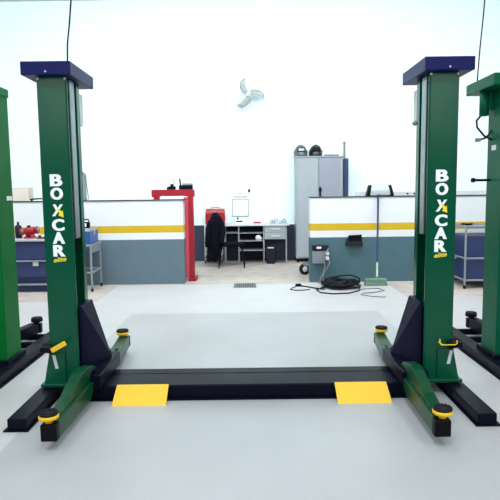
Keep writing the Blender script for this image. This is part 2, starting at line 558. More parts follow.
# ------------------------------------------------------------------ wall fan
F = Vector((.01, 12.86, 3.79))
fan = thing('wall_fan', 'white three-bladed fan high on the white back wall', 'fan', (F.x, WY, F.z - .4))
b = B().box(F.x - .07, F.x + .07, 13.06, 13.0995, F.z - .12, F.z + .08, .01)
b.cyl((F.x, 13.08, F.z - .04), (F.x, 12.98, F.z), .025)
obj('wall_bracket', b, M_white, fan)
b = B().lathe([(.03, 0), (.08, .01), (.09, .05), (.085, .12), (.05, .15)], (F.x, 12.88, F.z), (0, 1, 0))
obj('motor', b, M_white, fan)
b = B().lathe([(.002, -.03), (.03, -.026), (.048, -.01), (.05, .03)], (F.x, 12.85, F.z), (0, 1, 0))
obj('hub', b, M_white, fan)
for base, in ((8,), (128,), (247,)):
    b = B()
    rings = []
    for i in range(15):
        f = i / 14
        r = .045 + f * .315
        th = R(base + 16 - 40 * f ** 1.15 + 4)
        w = (.05 + .085 * math.sin(PI * (.08 + f * .72)) ** .8) * (1 if f < .93 else .6)
        c = Vector((r * math.cos(th), 0, r * math.sin(th)))
        tdir = Vector((-math.sin(th), 0, math.cos(th)))
        pts = []
        for k, (a, dpt) in enumerate(((-1, .0), (-.5, .006), (.0, .009), (.5, .006), (1, .0), (.5, .001), (0, .004), (-.5, .001))):
            yo = .035 * a * (1 - .5 * f) + (-dpt)
            p = F + c + tdir * (a * w * .5) + Vector((0, yo, 0))
            pts.append(p)
        rings.append(pts)
    b.loft(rings)
    obj('blade', b, M_fan, fan)
b = B()
for rr, yy in ((.40, 12.87), (.39, 12.80), (.27, 12.775), (.13, 12.765)):
    b.tube([(F.x + rr * math.cos(2 * PI * k / 48), yy, F.z + rr * math.sin(2 * PI * k / 48)) for k in range(48)], .003, 6, True)
for k in range(16):
    a = 2 * PI * k / 16
    b.tube([(F.x + rr * math.cos(a), yy, F.z + rr * math.sin(a)) for rr, yy in ((.03, 12.765), (.13, 12.765), (.27, 12.775), (.39, 12.80), (.40, 12.87), (.30, 12.93), (.07, 12.95))], .0018, 5)
obj('wire_guard', b, M_wire, fan)
b = B().tube([(F.x + .03, 12.93, F.z - .08), (F.x + .04, 12.93, F.z - .2), (F.x + .035, 12.93, F.z - .3)], .005, 6)
obj('pull_cord', b, M_fan, fan)

# ------------------------------------------------------------------ red hydraulic press behind the left partition
pr = thing('hydraulic_press', 'red floor press frame with gauge and pump behind the left partition end', 'press', (-1.39, 10.3, 0))
b = B().prism([(-1.775, 1.55), (-1.775, 1.665), (-1.745, 1.675), (-1.02, 1.675), (-1.0, 1.655), (-1.0, 1.54), (-1.1, 1.54), (-1.2, 1.562), (-1.4, 1.556), (-1.6, 1.562), (-1.68, 1.535), (-1.755, 1.535)], 'y', 10.20, 10.36, .004)
obj('crossbeam', b, M_red, pr)
for x0, x1 in ((-1.115, -1.025), (-1.74, -1.64)):
    b = B().box(x0, x1, 10.21, 10.35, .05, 1.56, .004)
    for z in (.4, .65, .9, 1.15):
        b.cyl(((x0 + x1) / 2, 10.212, z), ((x0 + x1) / 2, 10.205, z), .022, n=14)
    obj('upright', b, M_red, pr)
b = B().box(-1.195, -1.135, 10.20, 10.24, .05, 1.535, .003)
b.box(-1.14, -1.11, 10.215, 10.30, .05, 1.535)
obj('guide_rail', b, M_pink, pr)
for x in (-1.06, -1.69):
    obj('foot', B().box(x - .07, x + .07, 10.14, 10.55, 0, .055, .005), M_red, pr)
obj('press_bed', B().box(-1.64, -1.115, 10.23, 10.33, .6, .72, .004), M_red, pr)
b = B().box(-1.47, -1.345, 10.23, 10.33, 1.675, 1.735, .006)
b.cyl((-1.405, 10.27, 1.73), (-1.405, 10.27, 1.775), .03)
b.cyl((-1.49, 10.28, 1.675), (-1.49, 10.28, 1.72), .014)
obj('jack', b, M_black, pr)
b = B().cyl((-1.41, 10.25, 1.81), (-1.41, 10.285, 1.81), .052, n=24)
g = obj('pressure_gauge', b, M_grey, pr)
obj('dial', B().cyl((-1.41, 10.246, 1.81), (-1.41, 10.2495, 1.81), .043, n=24), M_paper, g)
b = B().box(-1.28, -1.03, 10.24, 10.32, 1.675, 1.75, .012)
b.cyl((-1.25, 10.27, 1.75), (-1.265, 10.27, 1.87), .014)
p_ = obj('hand_pump', b, M_black, pr)
obj('pump_cylinder', B().cyl((-1.22, 10.275, 1.765), (-1.03, 10.275, 1.765), .025), M_grey, p_)

# ------------------------------------------------------------------ desk, cart, chair in the opening
D0 = 12.52; D1 = 13.06
dk = thing('workbench', 'long grey workbench with open shelves and two drawers against the back wall', 'workbench', (.2, 12.8, 0))
obj('bench_top', B().box(-.60, .89, D0 - .04, D1, .85, .88, .005), M_ltgrey, dk)
for x in (-.56, -.25, .315, .82):
    for y in (D0 + .02, D1 - .05):
        obj('leg', B().box(x - .012, x + .012, y - .012, y + .012, 0, .85, .002), M_bframe, dk)
for x0, x1, z in ((-.25, .315, .695), (-.25, .315, .515), (-.25, .315, .30), (-.56, -.25, .70)):
    obj('shelf', B().box(x0 + .015, x1 - .015, D0 + .02, D1 - .04, z - .014, z, .002), M_bframe, dk)
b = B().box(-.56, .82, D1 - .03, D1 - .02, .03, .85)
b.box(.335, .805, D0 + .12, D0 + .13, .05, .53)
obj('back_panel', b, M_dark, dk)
for z0, z1 in ((.70, .845), (.545, .69)):
    d = obj('drawer', B().box(.335, .803, D0, D0 + .42, z0, z1, .006), M_steel, dk)
    b = B().tube([(.49, D0, (z0 + z1) / 2), (.49, D0 - .028, (z0 + z1) / 2), (.66, D0 - .028, (z0 + z1) / 2), (.67, D0, (z0 + z1) / 2)], .011)
    obj('handle', b, M_white, d)

bn = thing('waste_bin', 'dark waste bin with pale rim handle under the workbench drawers', 'bin', (.46, 12.55, 0))
b = B().hull([(.375, 12.42, 0), (.545, 12.42, 0), (.375, 12.58, 0), (.545, 12.58, 0), (.355, 12.40, .39), (.565, 12.40, .39), (.355, 12.6, .39), (.565, 12.6, .39)], .008)
obj('bin_body', b, M_dark, bn)
obj('rim_handle', B().box(.39, .53, 12.385, 12.402, .355, .375, .005), M_white, bn)

b = B()
rg = []
for i in range(7):
    f = i / 6; z = .517 + f * .12; r = .075 * math.sin(PI * (.12 + .8 * f)) ** .7
    rg.append([(.20 + r * math.cos(2 * PI * k / 12) * (1 + .22 * math.sin(k * 2.3 + i)), 12.62 + r * .8 * math.sin(2 * PI * k / 12) * (1 + .2 * math.cos(k * 1.7 + i)), z) for k in range(12)])
b.loft(rg, smooth=False)
tag(obj('crumpled_paper', b, M_paper), 'crumpled white paper on the workbench middle shelf', 'paper')

rb = thing('tape_holder', 'small red flat item lying on the white workbench top', 'tape', (.17, 12.75, .88))
obj('red_body', B().box(.085, .255, 12.70, 12.80, .898, .93, .006), M_red, rb)
obj('base', B().box(.08, .26, 12.69, 12.81, .88, .90, .003), M_ltgrey, rb)
jn = 0
for x, y, r, h, lab in ((.50, 12.72, .045, .10, 'clear jar standing leftmost on the right end of the workbench top'),
                        (.60, 12.80, .05, .13, 'tallest clear jar, second from left on the workbench top'),
                        (.70, 12.70, .04, .09, 'short clear jar between two taller ones on the workbench top'),
                        (.79, 12.78, .045, .12, 'clear jar nearest the grey locker on the workbench top')):
    j = thing('jar', lab, 'jar', (x, y, .88), 'clear jars on the workbench')
    obj('jar_body', B().lathe([(r * .9, .88), (r, .89), (r, .88 + h * .75), (r * .7, .88 + h * .85)], (x, y, 0), n=18), M_glass, j)
    obj('lid', B().lathe([(r * .72, .88 + h * .84), (r * .75, .88 + h * .86), (r * .75, .88 + h), (r * .6, .88 + h * 1.02)], (x, y, 0), n=18), M_ltgrey, j)
tape = thing('label_printer', 'small white device with black keys under the wall notice', 'printer', (-.23, 12.72, .88))
obj('body', B().hull([(-.33, 12.66, .88), (-.14, 12.66, .88), (-.33, 12.80, .88), (-.14, 12.80, .88), (-.31, 12.70, .985), (-.16, 12.70, .985), (-.31, 12.80, .985), (-.16, 12.80, .985)], .008), M_white, tape)
obj('keypad', B().box(-.31, -.16, 12.675, 12.70, .93, .96, .004), M_black, tape)
obj('knob', B().cyl((-.27, 12.74, .98), (-.27, 12.74, 1.03), .02), M_black, tape)

nb = thing('notice_board', 'white notice sheet in a thin frame on the wall above the workbench', 'notice', (-.215, 13.09, 1.02))
obj('sheet', B().box(-.425, -.005, 13.085, 13.099, 1.03, 1.64, .003), M_paper, nb)
b = B()
for x0, x1, z0, z1 in ((-.40, -.02, 1.43, 1.44), (-.40, -.02, 1.04, 1.05), (-.40, -.39, 1.04, 1.44), (-.03, -.02, 1.04, 1.44)):
    b.box(x0, x1, 13.07, 13.086, z0, z1)
obj('frame', b, M_skin, nb)
b = B()
random.seed(3)
for z, w in ((1.565, .05), (1.50, .16), (1.478, .13)):
    x = -.215 - w
    while x < -.215 + w:
        l = random.uniform(.015, .04)
        b.box(x, x + l, 13.082, 13.0855, z, z + .012)
        x += l + .012
obj('printed_lines', b, M_grey, nb)
obj('clip', B().box(-.03, .02, 13.065, 13.0855, 1.60, 1.67, .008), M_black, nb)

ct = thing('tool_cart', 'white tube-framed cart beneath the red toolbox beside the workbench', 'cart', (-.81, 12.8, 0))
for x in (-1.015, -.64):
    for y in (12.62, 12.98):
        lg = obj('leg', B().cyl((x, y, .07), (x, y, .88), .013, n=12), M_ltgrey, ct)
        obj('caster', B().cyl((x - .012, y, .034), (x + .012, y, .034), .034, n=18).cyl((x, y, .05), (x, y, .08), .012), M_black, lg)
for z in (.87, .48, .14):
    obj('tray', B().box(-1.03, -.625, 12.605, 12.995, z - .015, z + .012, .004), M_ltgrey if z > .8 else M_dark, ct)
tb = thing('tool_box', 'red metal toolbox on the cart behind the dark jacket', 'toolbox', (-.79, 12.8, .882))
obj('box_body', B().box(-1.0, -.56, 12.66, 12.95, .882, 1.14, .008), M_red, tb)
obj('lid', B().hull([(-1.005, 12.65, 1.142), (-.555, 12.65, 1.142), (-1.005, 12.96, 1.142), (-.555, 12.96, 1.142), (-.985, 12.69, 1.235), (-.575, 12.69, 1.235), (-.985, 12.92, 1.235), (-.575, 12.92, 1.235)], .006), M_red, tb)
obj('handle', B().tube([(-.88, 12.8, 1.234), (-.87, 12.8, 1.26), (-.69, 12.8, 1.26), (-.68, 12.8, 1.234)], .009), M_red, tb)
b = B().box(-.80, -.76, 12.64, 12.66, 1.10, 1.17, .003)
obj('latch', b, M_steel, tb)

ch = thing('office_chair', 'dark chair with navy seat turned sideways in front of the workbench', 'chair', (-.40, 12.05, 0))
obj('seat', B().box(-.64, -.12, 11.82, 12.28, .455, .525, .025, seg=3), M_cloth, ch)
b = B().hull([(-.685, 11.84, .62), (-.665, 11.84, .6), (-.685, 12.26, .62), (-.665, 12.26, .6), (-.76, 11.88, 1.08), (-.735, 11.88, 1.09), (-.76, 12.22, 1.08), (-.735, 12.22, 1.09)], .006)
obj('backrest', b, M_cloth, ch)
for x, y, xt in ((-.12, 11.80, -.17), (-.12, 12.30, -.17), (-.67, 11.80, -.62), (-.67, 12.30, -.62)):
    obj('leg', B().tube([(x, y, 0), (xt, y * .9 + 12.05 * .1, .46)], .0135, 10), M_black, ch)
for y in (11.86, 12.24):
    obj('back_post', B().tube([(-.62, y, .46), (-.665, y, .6), (-.70, y, .8)], .012, 10), M_black, ch)
jk = thing('jacket', 'long dark navy jacket draped over the chair back before the red toolbox', 'jacket', (-.76, 12.05, .12))
b = B(); rings = []
prof = [(1.185, -.735, .025, .04), (1.15, -.74, .07, .12), (1.06, -.725, .125, .21), (.90, -.715, .155, .245), (.72, -.72, .165, .25), (.55, -.735, .165, .245), (.38, -.765, .155, .22), (.22, -.80, .125, .18), (.13, -.82, .10, .14)]
for z, cx_, rx, ry in prof:
    rr = []
    for k in range(28):
        a = 2 * PI * k / 28
        fold = 1 + (.10 * math.sin(a * 5 + z * 2) + .05 * math.sin(a * 9 - z * 5)) * min(1, (1.2 - z) * 2)
        rr.append((cx_ + rx * fold * math.cos(a), 12.05 + ry * fold * math.sin(a), z + (.02 * math.sin(a * 3) if z < .2 else 0)))
    rings.append(rr)
b.loft(rings)
obj('body', b, M_cloth, jk)
b = B().tube([(-.62, 11.93, 1.02), (-.58, 11.86, .9), (-.57, 11.80, .75), (-.595, 11.79, .6), (-.61, 11.79, .54)], [.05, .06, .06, .055, .05], 12)
obj('sleeve', b, M_cloth, jk)
b = B().tube([(-.84, 11.93, 1.0), (-.885, 11.87, .85), (-.90, 11.84, .65), (-.905, 11.84, .45)], [.05, .055, .055, .05], 12)
obj('sleeve', b, M_cloth, jk)

# ------------------------------------------------------------------ locker and what stands on and beside it
lk = thing('steel_locker', 'tall grey two-door steel cabinet between the workbench and the right partition', 'cabinet', (1.55, 12.85, 0))
b = B().box(1.05, 2.10, 12.63, 13.07, .09, 2.37, .005)
b.box(1.035, 2.115, 12.60, 13.075, 2.355, 2.385, .004)
obj('cabinet_body', b, M_locker, lk)
for x in (1.09, 2.06):
    for y in (12.67, 13.03):
        obj('foot', B().box(x - .025, x + .025, y - .025, y + .025, 0, .095, .003), M_black, lk)
dl = obj('door', B().box(1.085, 1.545, 12.605, 12.632, .12, 2.335, .005), M_locker, lk)
drr = obj('door', B().box(1.56, 2.075, 12.605, 12.632, .12, 2.335, .005), M_lockdoor, lk)
b = B().box(1.565, 1.605, 12.575, 12.606, 1.42, 1.70, .008)
b.box(1.555, 1.62, 12.57, 12.58, 1.60, 1.66, .003)
obj('handle', b, M_black, drr)
obj('hinge_strip', B().box(2.04, 2.07, 12.597, 12.606, .14, 2.32, .002), M_steel, drr)

def helmet(x, label, shell, rz, interior):
    y = 12.83; z0 = 2.386
    t = thing('welding_helmet', label, 'helmet', (x, y, z0), 'welding helmets on the cabinet')
    b = B(); rings = []
    for i in range(9):
        f = i / 8
        z = z0 + .275 * f
        r = (math.cos(f ** 1.7 * PI / 2) ** .55) if f < 1 else .02
        rr = []
        for k in range(24):
            a = 2 * PI * k / 24
            px = .150 * r * math.cos(a); py = .165 * r * math.sin(a)
            if math.sin(a) < -.3:      # flattened front shield that comes forward at the chin
                py -= .03 * (1 - f)
                px *= (.93 + .1 * f)
            rr.append((x + px, y + py, z))
        rings.append(rr)
    b.loft(rings)
    obj('shell', b, shell, t)
    b = B().box(x - .085, x + .085, y - .20, y - .12, z0 + .10, z0 + .19, .012)
    f = obj('visor_frame', b, M_black, t)
    obj('lens', B().box(x - .065, x + .065, y - .206, y - .199, z0 + .118, z0 + .172, .003), interior, f)
    b = B()
    b.tube([(x + .150 * math.cos(a), y + .172 * math.sin(a) - .01, z0 + .10 + .012 * math.sin(a * 2)) for a in [PI * k / 16 for k in range(17)]], .013, 8)
    obj('head_band', b, M_grey, t)
    for sx in (-1, 1):
        obj('side_knob', B().cyl((x + sx * .135, y, z0 + .12), (x + sx * .156, y, z0 + .12), .026, n=16), M_grey, t)
    return t
M_hgrey = mat('helmet_grey', (84, 92, 98), 0.3)
M_hblack = mat('helmet_black', (26, 28, 34), 0.3)
helmet(1.172, 'grey welding helmet with pale visor on top left of the steel cabinet', M_hgrey, 0, M_ltgrey)
helmet(1.512, 'glossy black welding helmet on the steel cabinet beside the grey one', M_hblack, 0, M_dark)
sr = thing('socket_rail', 'low dark rail of small studs on the cabinet top', 'tool rail', (1.87, 12.8, 2.386))
obj('rail', B().box(1.70, 2.04, 12.77, 12.83, 2.386, 2.405, .003), M_black, sr)
for k in range(9):
    obj('socket', B().cyl((1.725 + k * .036, 12.80, 2.404), (1.725 + k * .036, 12.80, 2.43), .012, n=10), M_black, sr)
b = B().box(2.135, 2.225, 12.70, 12.92, 0, 2.32, .006)
b.box(2.128, 2.232, 12.69, 12.70, 0, 2.33, .003)
tag(obj('navy_board', b, M_bnavy), 'tall navy board standing on edge beside the steel cabinet', 'board')
b = B().cyl((2.215, 12.955, 0), (2.195, 13.03, 2.70), .021, n=14)
b.lathe([(.02, 0), (.026, .005), (.026, .04), (.012, .05)], (2.1955, 13.029, 2.68), (0, 0, 1), 14)
tag(obj('metal_pole', b, M_skin), 'thin grey pole leaning on the back wall behind the navy board', 'pole')

# trolley whose wheel shows past the partition end
tr = thing('wheeled_trolley', 'grey trolley with black rubber wheel peeking past the right partition end', 'trolley', (1.3, 10.8, 0))
b = B().box(1.13, 1.75, 10.55, 11.1, .16, .20, .006)
b.beam((1.02, 10.78, .215), (1.2, 10.78, .20), .07, .07)
obj('platform', b, M_grey, tr)
b = B().tube([(1.72, 10.6, .18), (1.72, 10.6, 1.0), (1.72, 10.65, 1.05), (1.72, 11.0, 1.05), (1.72, 11.05, 1.0), (1.72, 11.05, .18)], .016)
obj('push_handle', b, M_grey, tr)
for x, y in ((1.06, 10.78), (1.66, 10.62), (1.66, 11.03)):
    w = obj('wheel', B().lathe([(.07, -.028), (.098, -.026), (.112, -.012), (.114, 0), (.112, .012), (.098, .026), (.07, .028)], (x, y, .114), (.25 if x < 1.2 else 0, -1, 0), 26), M_rubber, tr)
    obj('wheel_hub', B().lathe([(.01, -.036), (.04, -.034), (.055, -.03), (.055, .03), (.04, .034), (.01, .036)], (x, y, .114), (.25 if x < 1.2 else 0, -1, 0), 20), M_ltgrey, w)
    obj('fork', B().box(x - .02, x + .02, y - .05, y + .05, .17 if x > 1.2 else .215, .232, .003), M_grey, w)

# ------------------------------------------------------------------ things on / in front of the right partition
PY0 = 9.87
eb = thing('control_box', 'grey wall control box with cable on the left end of the right partition', 'electric box', (1.24, 9.86, .33))
obj('housing', B().box(1.10, 1.32, PY0 - .12, PY0 - .001, .35, .575, .01), M_grey, eb)
obj('lid', B().box(1.09, 1.385, PY0 - .14, PY0 - .001, .585, .672, .012), M_dark, eb)
obj('display', B().box(1.165, 1.245, PY0 - .146, PY0 - .139, .615, .65, .003), M_white, eb)
b = B()
for k in range(4):
    b.box(1.115 + .002, 1.30, PY0 - .126, PY0 - .119, .385 + k * .045, .40 + k * .045, .002)
obj('vent', b, M_skin, eb)
for z in (.52, .435):
    obj('plug', B().box(1.325, 1.39, PY0 - .10, PY0 - .001, z - .03, z + .03, .012), M_white, eb)
b = B().tube([(1.385, PY0 - .1, .655), (1.36, PY0 - .16, .60), (1.30, PY0 - .17, .54), (1.29, PY0 - .15, .45), (1.31, PY0 - .14, .30), (1.29, PY0 - .14, .20), (1.24, PY0 - .15, .10), (1.20, PY0 - .2, .012)], .011)
b.tube([(1.37, PY0 - .07, .42), (1.40, PY0 - .09, .36), (1.36, PY0 - .10, .27), (1.30, PY0 - .12, .18), (1.28, PY0 - .13, .08), (1.32, PY0 - .18, .012)], .011)
obj('cord', b, M_skin, eb)

bb = thing('socket_cover', 'black socket box tilted on the blue-grey band of the right partition', 'socket box', (1.82, 9.86, .65))
b = B().hull([(1.74, PY0 - .08, .82), (1.95, PY0 - .08, .83), (1.70, PY0 - .10, .655), (1.99, PY0 - .10, .645), (1.74, PY0 - .001, .83), (1.95, PY0 - .001, .84), (1.71, PY0 - .001, .65), (1.98, PY0 - .001, .64)], .01)
obj('box_body', b, M_dark, bb)
obj('flap', B().hull([(1.73, PY0 - .105, .83), (1.96, PY0 - .105, .84), (1.74, PY0 - .085, .70), (1.955, PY0 - .085, .70), (1.73, PY0 - .095, .84), (1.96, PY0 - .095, .85), (1.74, PY0 - .078, .70), (1.955, PY0 - .078, .70)]), M_black, bb)
obj('cord', B().tube([(1.74, PY0 - .05, .80), (1.71, PY0 - .05, .75), (1.685, PY0 - .04, .68), (1.70, PY0 - .03, .65), (1.73, PY0 - .04, .66)], .007), M_black, bb)

br = thing('broom', 'upright push broom with blue handle leaning on the right partition', 'broom', (2.15, 9.45, 0))
top = Vector((2.255, 9.845, 1.54)); bot = Vector((2.165, 9.47, .10))
mid = bot.lerp(top, .20)
obj('handle', B().cyl(mid, top, .0175, n=14), M_hblue, br)
obj('shaft', B().cyl(bot, mid, .018, n=14), M_wood, br)
b = B().box(1.965, 2.325, 9.41, 9.52, .075, .12, .012)
b.cyl(bot - (top - bot).normalized() * .02, bot + (top - bot).normalized() * .05, .03, n=14)
obj('brush_block', b, M_bristle, br)
b = B()
random.seed(11)
for i in range(19):
    for j in range(4):
        x = 1.978 + i * .0187; y = 9.422 + j * .028
        dx = (i - 9) * .002 + random.uniform(-.005, .005); dy = (j - 1.5) * .012
        b.cyl((x, y, .078), (x + dx, y + dy, 0.001), .0085, .011, 6)
o = obj('bristles', b, M_bristle, br)

# black cable heap: one long cable
random.seed(5)
pts = []
cxh, cyh = 1.51, 9.36
N = 20
for k in range(N * 22):
    f = k / (N * 22)
    lp = int(f * N)
    random.seed(lp * 13 + 1)
    rx = random.uniform(.13, .33); ry = random.uniform(.14, .36); ox = random.uniform(-.09, .09); oy = random.uniform(-.06, .12); ph = random.uniform(-.3, .3)
    random.seed((lp + 1) * 13 + 1)
    rx2 = random.uniform(.13, .33); ry2 = random.uniform(.14, .36); ox2 = random.uniform(-.09, .09); oy2 = random.uniform(-.06, .12); ph2 = random.uniform(-.3, .3)
    g = f * N - lp
    rx = rx + (rx2 - rx) * g; ry = ry + (ry2 - ry) * g; ox = ox + (ox2 - ox) * g; oy = oy + (oy2 - oy) * g
    a = 2 * PI * f * N
    z = .014 + .15 * (f ** .9) * (1 - .55 * abs(math.sin(a * .5 + lp * 1.3))) 
    pts.append((cxh + ox + rx * math.cos(a), cyh + oy + ry * math.sin(a), max(.013, z)))
hp = thing('cable_coil', 'tangled heap of black cable on the floor before the right partition', 'cable', (1.56, 9.36, 0))
obj('coil', B().tube(pts, .0135, 7), M_cable, hp)
b = B().tube([(1.25, 9.32, .012), (1.08, 9.05, .011), (1.12, 8.80, .011), (1.30, 8.68, .011), (1.55, 8.72, .011), (1.76, 8.95, .011), (1.82, 9.2, .011)], .011, 7)
obj('loose_loop', b, M_cable, hp)
b = B().tube([(1.75, 8.98, .012), (1.92, 9.12, .009), (2.12, 9.12, .009), (2.16, 8.92, .009), (1.98, 8.78, .009), (1.78, 8.72, .009), (1.72, 8.6, .009), (1.85, 8.45, .009), (2.04, 8.38, .009), (2.07, 8.46, .009)], .008, 7)
obj('loose_end', b, M_skin, hp)
ex = thing('extension_cord', 'black extension cord trailing left from the cable heap with its plug', 'cord', (.9, 9.35, 0))
b = B().tube([(1.22, 9.08, .012), (1.05, 9.24, .012), (.92, 9.40, .012), (.84, 9.46, .014)], .0105, 7)
b.tube([(.80, 9.44, .012), (.70, 9.28, .009), (.66, 9.14, .009), (.74, 9.04, .009), (.88, 9.05, .009), (.98, 9.12, .009)], .008, 7)
obj('cord', b, M_cable, ex)
obj('plug', B().box(.77, .87, 9.44, 9.50, .0, .045, .012), M_black, ex)

# clear holder and white tray along the top of the right partition
hz = 1.518
hl = thing('clear_holder', 'clear plastic holder with black ends on top of the right partition', 'holder', (2.31, 9.96, hz))
for x0, sgn in ((2.10, -1), (2.52, 1)):
    b = B().prism([(9.90, hz), (10.06, hz), (10.04, hz + .15), (10.0, hz + .20), (9.95, hz + .19), (9.91, hz + .10)], 'x', x0 - .028, x0 + .028, .006)
    b.map(lambda v, x0=x0, sgn=sgn: (v.x - sgn * max(0, v.z - hz - .02) * .22, v.y, v.z))
    obj('end_plate', b, M_black, hl)
obj('clear_cover', B().prism([(9.915, hz + .02), (9.92, hz + .02), (9.925, hz + .1), (9.965, hz + .19), (10.0, hz + .195), (10.0, hz + .2), (9.96, hz + .2), (9.918, hz + .1)], 'x', 2.12, 2.50), M_glass, hl)
b = B().cyl((2.12, 9.98, hz + .10), (2.50, 9.98, hz + .10), .012, n=12)
b.cyl((2.31, 9.98, hz + .0), (2.31, 9.98, hz + .10), .012, n=10)
obj('rod', b, M_grey, hl)
rl = thing('cable_tray', 'long pale metal tray lying along the right partition top', 'tray', (3.3, 10.1, hz))
obj('tray', B().prism([(10.07, hz), (10.13, hz), (10.13, hz + .075), (10.122, hz + .075), (10.122, hz + .008), (10.078, hz + .008), (10.078, hz + .066), (10.07, hz + .066)], 'x', 1.90, 5.4, .0015), M_ltgrey, rl)
for x in (2.83, 2.95):
    obj('knob', B().cyl((x, 10.055, hz + .035), (x, 10.0715, hz + .035), .016, n=12), M_black, rl)

# ------------------------------------------------------------------ things on / before the left partition
lz = 1.503
cb = thing('cardboard_box', 'plain beige cardboard box on top of the left partition', 'box', (-4.02, 10.0, lz))
obj('carton', B().box(-4.22, -3.875, 9.89, 10.11, lz, lz + .23, .004), M_card, cb)
for y0, y1 in ((9.888, 9.998), (10.002, 10.112)):
    obj('flap', B().box(-4.222, -3.873, y0, y1, lz + .23, lz + .236, .001), M_card, cb)
pl = thing('metal_rail', 'thin dark rail on the left partition beside the cardboard box', 'rail', (-3.6, 9.9, lz))
obj('rail_bar', B().tube([(-3.86, 9.92, lz + .03), (-3.72, 9.92, lz + .04), (-3.2, 9.92, lz + .025)], .012, 8), M_black, pl)
for x in (-3.84, -3.22):
    obj('stand_off', B().box(x - .01, x + .01, 9.91, 9.93, lz, lz + .03), M_black, pl)
cn = thing('spray_canister', 'grey metal canister with thin hose on the left partition top', 'canister', (-2.95, 10.0, lz))
obj('tank', B().box(-3.06, -2.90, 9.93, 10.06, lz, lz + .46, .02, seg=3), M_grey, cn)
obj('cap', B().box(-3.04, -2.93, 9.95, 10.04, lz + .46, lz + .495, .01), M_black, cn)
obj('hose', B().tube([(-2.93, 9.99, lz + .48), (-2.885, 9.98, lz + .45), (-2.875, 9.97, lz + .30), (-2.86, 9.97, lz + .12), (-2.845, 9.97, lz + .03), (-2.87, 9.97, lz + .012)], .009), M_skin, cn)
b = B().box(-2.965, -2.93, 9.922, 9.931, lz + .1, lz + .38, .003)
obj('side_band', b, M_ltgrey, cn)

wb = thing('steel_bench', 'navy steel workbench with pale ledges behind the left lettered column', 'workbench', (-3.8, 9.5, 0))
obj('bench_top', B().box(-4.9, -3.02, 9.17, 9.86, .85, .885, .006), M_tan, wb)
b = B().box(-4.88, -3.04, 9.22, 9.85, .24, .85, .004)
b.box(-4.88, -3.04, 9.28, 9.85, .0, .24, .004)
obj('bench_body', b, M_bnavy, wb)
for z0, z1 in ((.55, .83), (.26, .51)):
    d = obj('panel', B().box(-4.84, -3.08, 9.208, 9.222, z0, z1, .004), M_bnavy, wb)
for z in (.525, .13):
    obj('ledge', B().box(-4.88, -3.03, 9.17, 9.24 if z > .2 else 9.29, z - .01, z + .01, .002), M_grey, wb)
obj('tag', B().box(-3.60, -3.51, 9.2, 9.209, .44, .53, .002), M_ltgrey, wb)

bg = thing('bench_grinder', 'red bench tool between the two left green columns, on the navy workbench', 'grinder', (-3.7, 9.42, .885))
obj('base', B().hull([(-3.80, 9.36, .885), (-3.62, 9.36, .885), (-3.80, 9.50, .885), (-3.62, 9.50, .885), (-3.76, 9.39, .96), (-3.66, 9.39, .96), (-3.76, 9.47, .96), (-3.66, 9.47, .96)], .006), M_red, bg)
obj('motor', B().lathe([(.03, -.09), (.055, -.085), (.066, -.06), (.066, .06), (.055, .085), (.03, .09)], (-3.71, 9.43, 1.01), (1, 0, .12)), M_red, bg)
for x in (-3.845, -3.585):
    w = obj('wheel_guard', B().lathe([(.02, -.02), (.06, -.018), (.062, .018), (.02, .02)], (x, 9.43, .995 if x < -3.7 else 1.025), (1, 0, .12), 22), M_red, bg)
    obj('grinding_wheel', B().lathe([(.01, -.024), (.045, -.023), (.045, .023), (.01, .024)], (x, 9.425, .995 if x < -3.7 else 1.025), (1, 0, .12), 20), M_grey, w)
obj('switch', B().box(-3.735, -3.685, 9.355, 9.375, .92, .945, .003), M_black, bg)
obj('top_knob', B().cyl((-3.72, 9.43, 1.06), (-3.73, 9.43, 1.10), .03, n=14), M_black, bg)
ts = thing('tool_tray', 'shallow dark tray of small red and pale tools on the navy workbench', 'tray', (-3.4, 9.38, .885))
obj('tray_body', B().box(-3.55, -3.2, 9.28, 9.48, .885, .905, .004), M_black, ts)
for k, (x, m) in enumerate(((-3.51, M_red), (-3.455, M_paper), (-3.40, M_red), (-3.345, M_red), (-3.29, M_ltgrey), (-3.24, M_red))):
    obj('tool', B().cyl((x, 9.30, .925), (x + .01, 9.46, .925), .02, .014, 12), m, ts)
b = B().lathe([(.05, .885), (.055, .89), (.055, 1.08), (.04, 1.10), (.02, 1.11), (.02, 1.16)], (-3.93, 9.5, 0))
jb = obj('bottle', b, M_dark)
tag(jb, 'dark bottle on the navy workbench beside the green column', 'bottle')

def stand(name, label, x0, x1, y0, y1, h, panels, side):
    t = thing(name, label, 'rack', ((x0 + x1) / 2, (y0 + y1) / 2, 0), 'grey angle-frame racks')
    for x in (x0, x1):
        for y in (y0, y1):
            l = obj('leg', B().box(x - .014, x + .014, y - .014, y + .014, .05, h, .003), M_grey, t)
            obj('caster', B().cyl((x - .014, y, .03), (x + .014, y, .03), .03, n=14).cyl((x, y, .03), (x, y, .06), .012, n=10), M_black, l)
    return t
st = stand('rack', 'small grey angle-frame stand carrying the blue toolbox', -3.0, -2.625, 9.18, 9.76, .76, 0, 1)
obj('rack_top', B().box(-3.02, -2.605, 9.16, 9.78, .755, .785, .004), M_grey, st)
obj('apron', B().box(-2.645, -2.622, 9.2, 9.74, .64, .755, .003), M_grey, st)
for (a, c) in (((-2.625, 9.18), (-2.625, 9.76)), ((-3.0, 9.18), (-2.625, 9.18)), ((-3.0, 9.76), (-2.625, 9.76))):
    obj('stretcher', B().beam((a[0], a[1], .32), (c[0], c[1], .32), .025, .03, .003), M_grey, st)
bt = thing('tool_box', 'blue steel toolbox on the grey stand', 'toolbox', (-2.8, 9.45, .785))
obj('box_body', B().box(-2.99, -2.64, 9.22, 9.72, .785, 1.0, .008), M_blue, bt)
